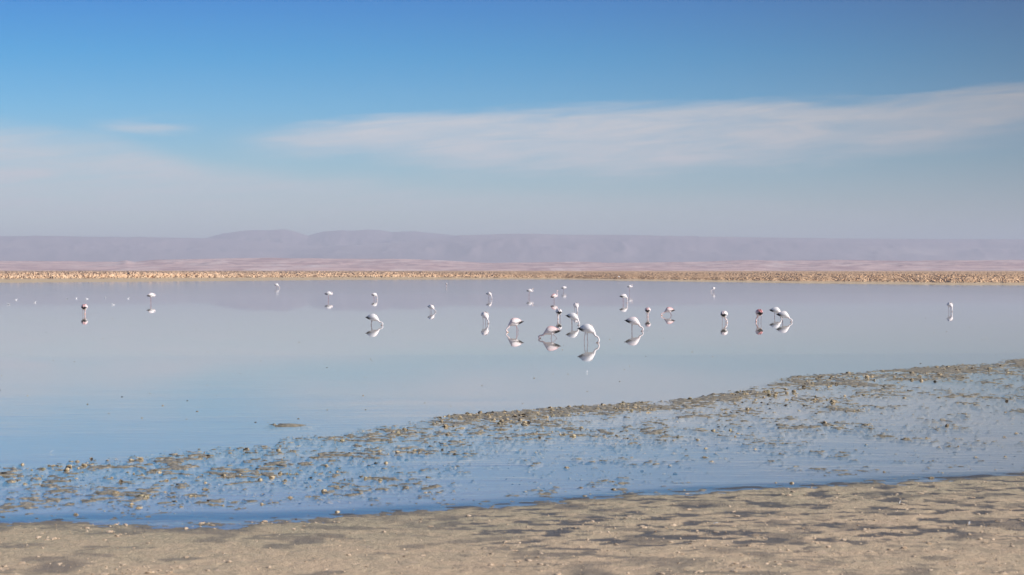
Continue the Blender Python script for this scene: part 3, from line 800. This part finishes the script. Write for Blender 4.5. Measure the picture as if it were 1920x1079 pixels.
for i, (px, py, hd, lb) in enumerate([
        (30, 563, 30, 'second small white bird from the left edge, on the far water'), (65, 568, 10, 'small white bird swimming with a wake, third from the left edge'),
        (16, 571.5, 170, 'dark small bird nearest the left picture edge'), (126, 560.8, 150, 'small white bird at the head of a row, fourth from the left edge'),
        (143, 560.2, 60, 'dull small bird between two brighter white ones in the row'), (163, 561.3, 200, 'small white bird above the peach pink flamingo'),
        (197, 559.3, -60, 'brightest small white bird, right of the peach pink flamingo'), (240, 560.5, 20, 'small white bird farthest right of the row'),
        (212, 572.3, 185, 'lone small bird below the row with a long wake')]):
    small_bird(px, py, R(hd), lb)

# ------------------------------------------------------------------ clumps, clods, feathers
def lump_mesh(name, seed, flat, matl, lvl=2):
    import bmesh
    bm = bmesh.new(); bmesh.ops.create_icosphere(bm, subdivisions=lvl, radius=1.0)
    r_ = random.Random(seed); ax = [(Vector((r_.gauss(0, 1), r_.gauss(0, 1), r_.gauss(0, 1))).normalized(), r_.uniform(-0.45, 0.45)) for _ in range(7)]
    for v in bm.verts:
        d = v.co.normalized(); k = 1.0
        for a_, w_ in ax: k += w_ * max(0, d.dot(a_)) ** 3
        k *= r_.uniform(0.86, 1.14)
        v.co = Vector((d.x * k, d.y * k * 0.9, max(-0.35, d.z * k) * flat))
    me = bpy.data.meshes.new(name); bm.to_mesh(me); bm.free(); me.materials.append(matl); return me
CLUMPS = [lump_mesh('mud_clump', 100 + i, rng.uniform(0.45, 0.9), M_LUMP) for i in range(8)]
CLODS = [lump_mesh('sand_clod', 200 + i, rng.uniform(0.4, 0.75), M_CLOD) for i in range(8)]

def scatter_candidates(n, seed, y0, y1):
    r_ = np.random.RandomState(seed)
    px = r_.uniform(-60, 1980, n); py = r_.uniform(y0, y1, n)
    d = HC * FPX / (py - HOR); return (px - 960) / FPX * d, d, px, py, r_

def joined(name, xs, ys, zs, ss, meshes, label, matl, seed):
    """many small lumps in one mesh"""
    r_ = np.random.RandomState(seed); Vs, Fs, o = [], [], 0
    low = []
    for q in range(6):
        m_ = lump_mesh('tmp', seed * 10 + q, 0.6, matl, 1); v = np.zeros(len(m_.vertices) * 3, np.float32); m_.vertices.foreach_get('co', v)
        f = np.array([p_.vertices[:] for p_ in m_.polygons], np.int32); low.append((v.reshape(-1, 3), f)); bpy.data.meshes.remove(m_)
    for x_, y_, z_, s_ in zip(xs, ys, zs, ss):
        v, f = low[r_.randint(6)]; a = r_.uniform(0, 6.28); ca, sa = math.cos(a), math.sin(a)
        e = r_.uniform(0.7, 1.5)
        w = np.stack([(v[:, 0] * ca * e - v[:, 1] * sa) * s_ + x_, (v[:, 0] * sa * e + v[:, 1] * ca) * s_ + y_, v[:, 2] * s_ + z_], -1)
        Vs.append(w); Fs.append(f + o); o += len(v)
    me = mesh_np(name, np.concatenate(Vs), np.concatenate(Fs), smooth=False)
    tag(add(name, me, matl), label, kind='stuff')

def zones():
    # in the marshy shallows
    x, y, px, py, r_ = scatter_candidates(34000, 5, 664, 980)
    sy = shore_y(x); ry = ridge_y(x)
    tt = (ry - y) / np.maximum(ry - sy, 0.5)
    right = sstep(px, 640, 900)
    dr = np.interp(tt, [-0.02, 0.0, 0.06, 0.14, 0.22, 0.4, 0.65, 0.85, 1.0], [0, 0.85, 1.0, 0.8, 0.42, 0.34, 0.2, 0.09, 0.05])
    dl = np.interp(tt, [-0.02, 0.05, 0.15, 0.3, 0.6, 0.8, 1.0], [0, 0.25, 0.42, 0.42, 0.42, 0.22, 0.15])
    dens = dr * right + dl * (1 - right)
    clus = sstep(fbm(x * 0.9, y * 0.45, 81, 3, 0.6), 0.38, 0.62)
    keep = (r_.uniform(0, 1, len(x)) < dens * clus * 1.1) & (y > sy + 0.1)
    x, y = x[keep], y[keep]
    size = np.exp(r_.normal(math.log(0.0145), 0.6, len(x))) * np.clip(y / 26.0, 0.8, 2.0)
    size = np.clip(size, 0.005, 0.032 * np.clip(y / 28.0, 1.0, 1.8))
    z, _, _ = near_height(x, y); zb = np.maximum(z, -0.02)
    big = np.argsort(-size / y)[:260]
    rest = np.setdiff1d(np.arange(len(x)), big)
    for i in big:
        o = add('mud_clump', CLUMPS[rng.randrange(8)]); s_ = float(size[i])
        o.location = (float(x[i]), float(y[i]), float(zb[i])); o.rotation_euler = (0, 0, rng.uniform(0, 6.28)); o.scale = (s_ * rng.uniform(0.8, 1.5), s_, s_ * rng.uniform(.8, 1.2))
        tq = (ridge_y(x[i]) - y[i]) / max(ridge_y(x[i]) - shore_y(x[i]), .5)
        if tq < 0.2: lb, gr = 'dark tan mud clump on the long algae ridge edging the open water', 'mud clumps on the algae ridge'
        elif tq < 0.6: lb, gr = 'tan salty mud clump among the algae mats of the shallows', 'mud clumps among the algae mats'
        else: lb, gr = 'tan mud clump standing in the blue shallows near the sand', 'mud clumps in the near shallows'
        tag(o, lb, 'mud clump', gr)
    joined('mud_crumbs', x[rest], y[rest], zb[rest], size[rest], None, 'countless small mud crumbs along the algae mats', M_LUMP, 7)
    # on the sand
    x, y, px, py, r_ = scatter_candidates(5200, 9, 895, 1100)
    keep = (y < shore_y(x) - 0.15)
    clus = sstep(fbm(x * 1.3, y * 0.8, 83, 3, 0.6), 0.36, 0.66)
    keep &= r_.uniform(0, 1, len(x)) < (0.12 + 0.6 * clus)
    x, y = x[keep], y[keep]
    size = np.clip(np.exp(r_.normal(math.log(0.0085), 0.5, len(x))), 0.004, 0.026)
    z, _, _ = near_height(x, y)
    big = np.argsort(-size)[:170]; rest = np.setdiff1d(np.arange(len(x)), big)
    for i in big:
        o = add('sand_clod', CLODS[rng.randrange(8)]); s_ = float(size[i])
        o.location = (float(x[i]), float(y[i]), float(z[i]) + s_ * .08); o.rotation_euler = (0, 0, rng.uniform(0, 6.28)); o.scale = (s_ * rng.uniform(0.9, 1.7), s_, s_ * rng.uniform(.6, 1.1))
        if x[i] > 1.2: lb, gr = 'small crumbly sand clod on the rippled right side of the beach', 'clods on the rippled sand'
        else: lb, gr = 'small pale sand clod on the flat left side of the beach', 'clods on the flat sand'
        tag(o, lb, 'sand clod', gr)
    joined('sand_crumbs', x[rest], y[rest], z[rest] + 0.001, size[rest], None, 'countless pale sand crumbs strewn over the beach', M_CLOD, 8)
    # specks adrift on the open water
    x, y, px, py, r_ = scatter_candidates(150, 15, 560, 800)
    keep = y > ridge_y(x) + 1.5
    joined('floating_specks', x[keep], y[keep], np.zeros(keep.sum()), np.full(keep.sum(), 0.018) * r_.uniform(0.5, 1.3, keep.sum()), None, 'dark specks adrift on the open water', M_LUMP, 9)
zones()

def feather(px, py, z, length, yaw, tilt, label, name='feather'):
    """a curled feather: vane with a shaft"""
    p = at(px, py, z)
    root = bpy.data.objects.new(name, None); C.objects.link(root); root.location = p; root.rotation_euler = (0, tilt, yaw); root.empty_display_size = .02
    tag(root, label, 'feather')
    n = 12; V, F = [], []
    for i in range(n + 1):
        u = i / n; w_ = length * 0.17 * math.sin(math.pi * min(1, 0.08 + u * 0.95)) ** 0.7; zc_ = length * 0.22 * math.sin(u * 2.2)
        for k, s_ in enumerate((-1, -0.5, 0, 0.5, 1)):
            V.append((u * length, s_ * w_, zc_ + 0.35 * w_ * s_ * s_ + 0.004))
    for i in range(n):
        for k in range(4):
            a = i * 5 + k; F.append((a, a + 1, a + 6, a + 5))
    me = bpy.data.meshes.new('vane'); me.from_pydata(V, [], F); me.update(); o = add('vane', me, M_WHITE, root)
    s = o.modifiers.new('thick', 'SOLIDIFY'); s.thickness = 0.0015
    Vs, Fs = [], []
    for i in range(n + 1):
        u = i / n * 1.12 - 0.12; zc_ = length * 0.22 * math.sin(max(u, 0) * 2.2) + 0.004; r_ = length * 0.018 * (1.1 - u)
        for k in range(5): Vs.append((u * length, r_ * math.cos(k * 1.2566), zc_ + r_ * math.sin(k * 1.2566)))
    for i in range(n):
        for k in range(5): Fs.append((i * 5 + k, i * 5 + (k + 1) % 5, i * 5 + 5 + (k + 1) % 5, i * 5 + 5 + k))
    me = bpy.data.meshes.new('shaft'); me.from_pydata(Vs, [], Fs); me.update(); add('shaft', me, M_WHITE, root)
def sand_z(px, py):
    p = at(px, py, 0.03); z, _, _ = near_height(np.array([p.x]), np.array([p.y])); return float(z[0])
feather(93, 850, 0.002, 0.06, R(20), R(-15), 'white feather floating on the water at the left')
feather(1101, 699, 0.002, 0.07, R(80), R(-25), 'tiny white feather floating below the nearest flamingo')
feather(1688, 946, sand_z(1688, 946), 0.05, R(-40), R(-50), 'white curled feather standing on the rippled sand')
feather(1338, 984, sand_z(1338, 984), 0.05, R(4), 0.0, 'white feather lying flat on the smooth sand')
feather(1818, 985, sand_z(1818, 985), 0.04, R(60), R(-30), 'small white feather on a crumbly patch at the right of the beach')
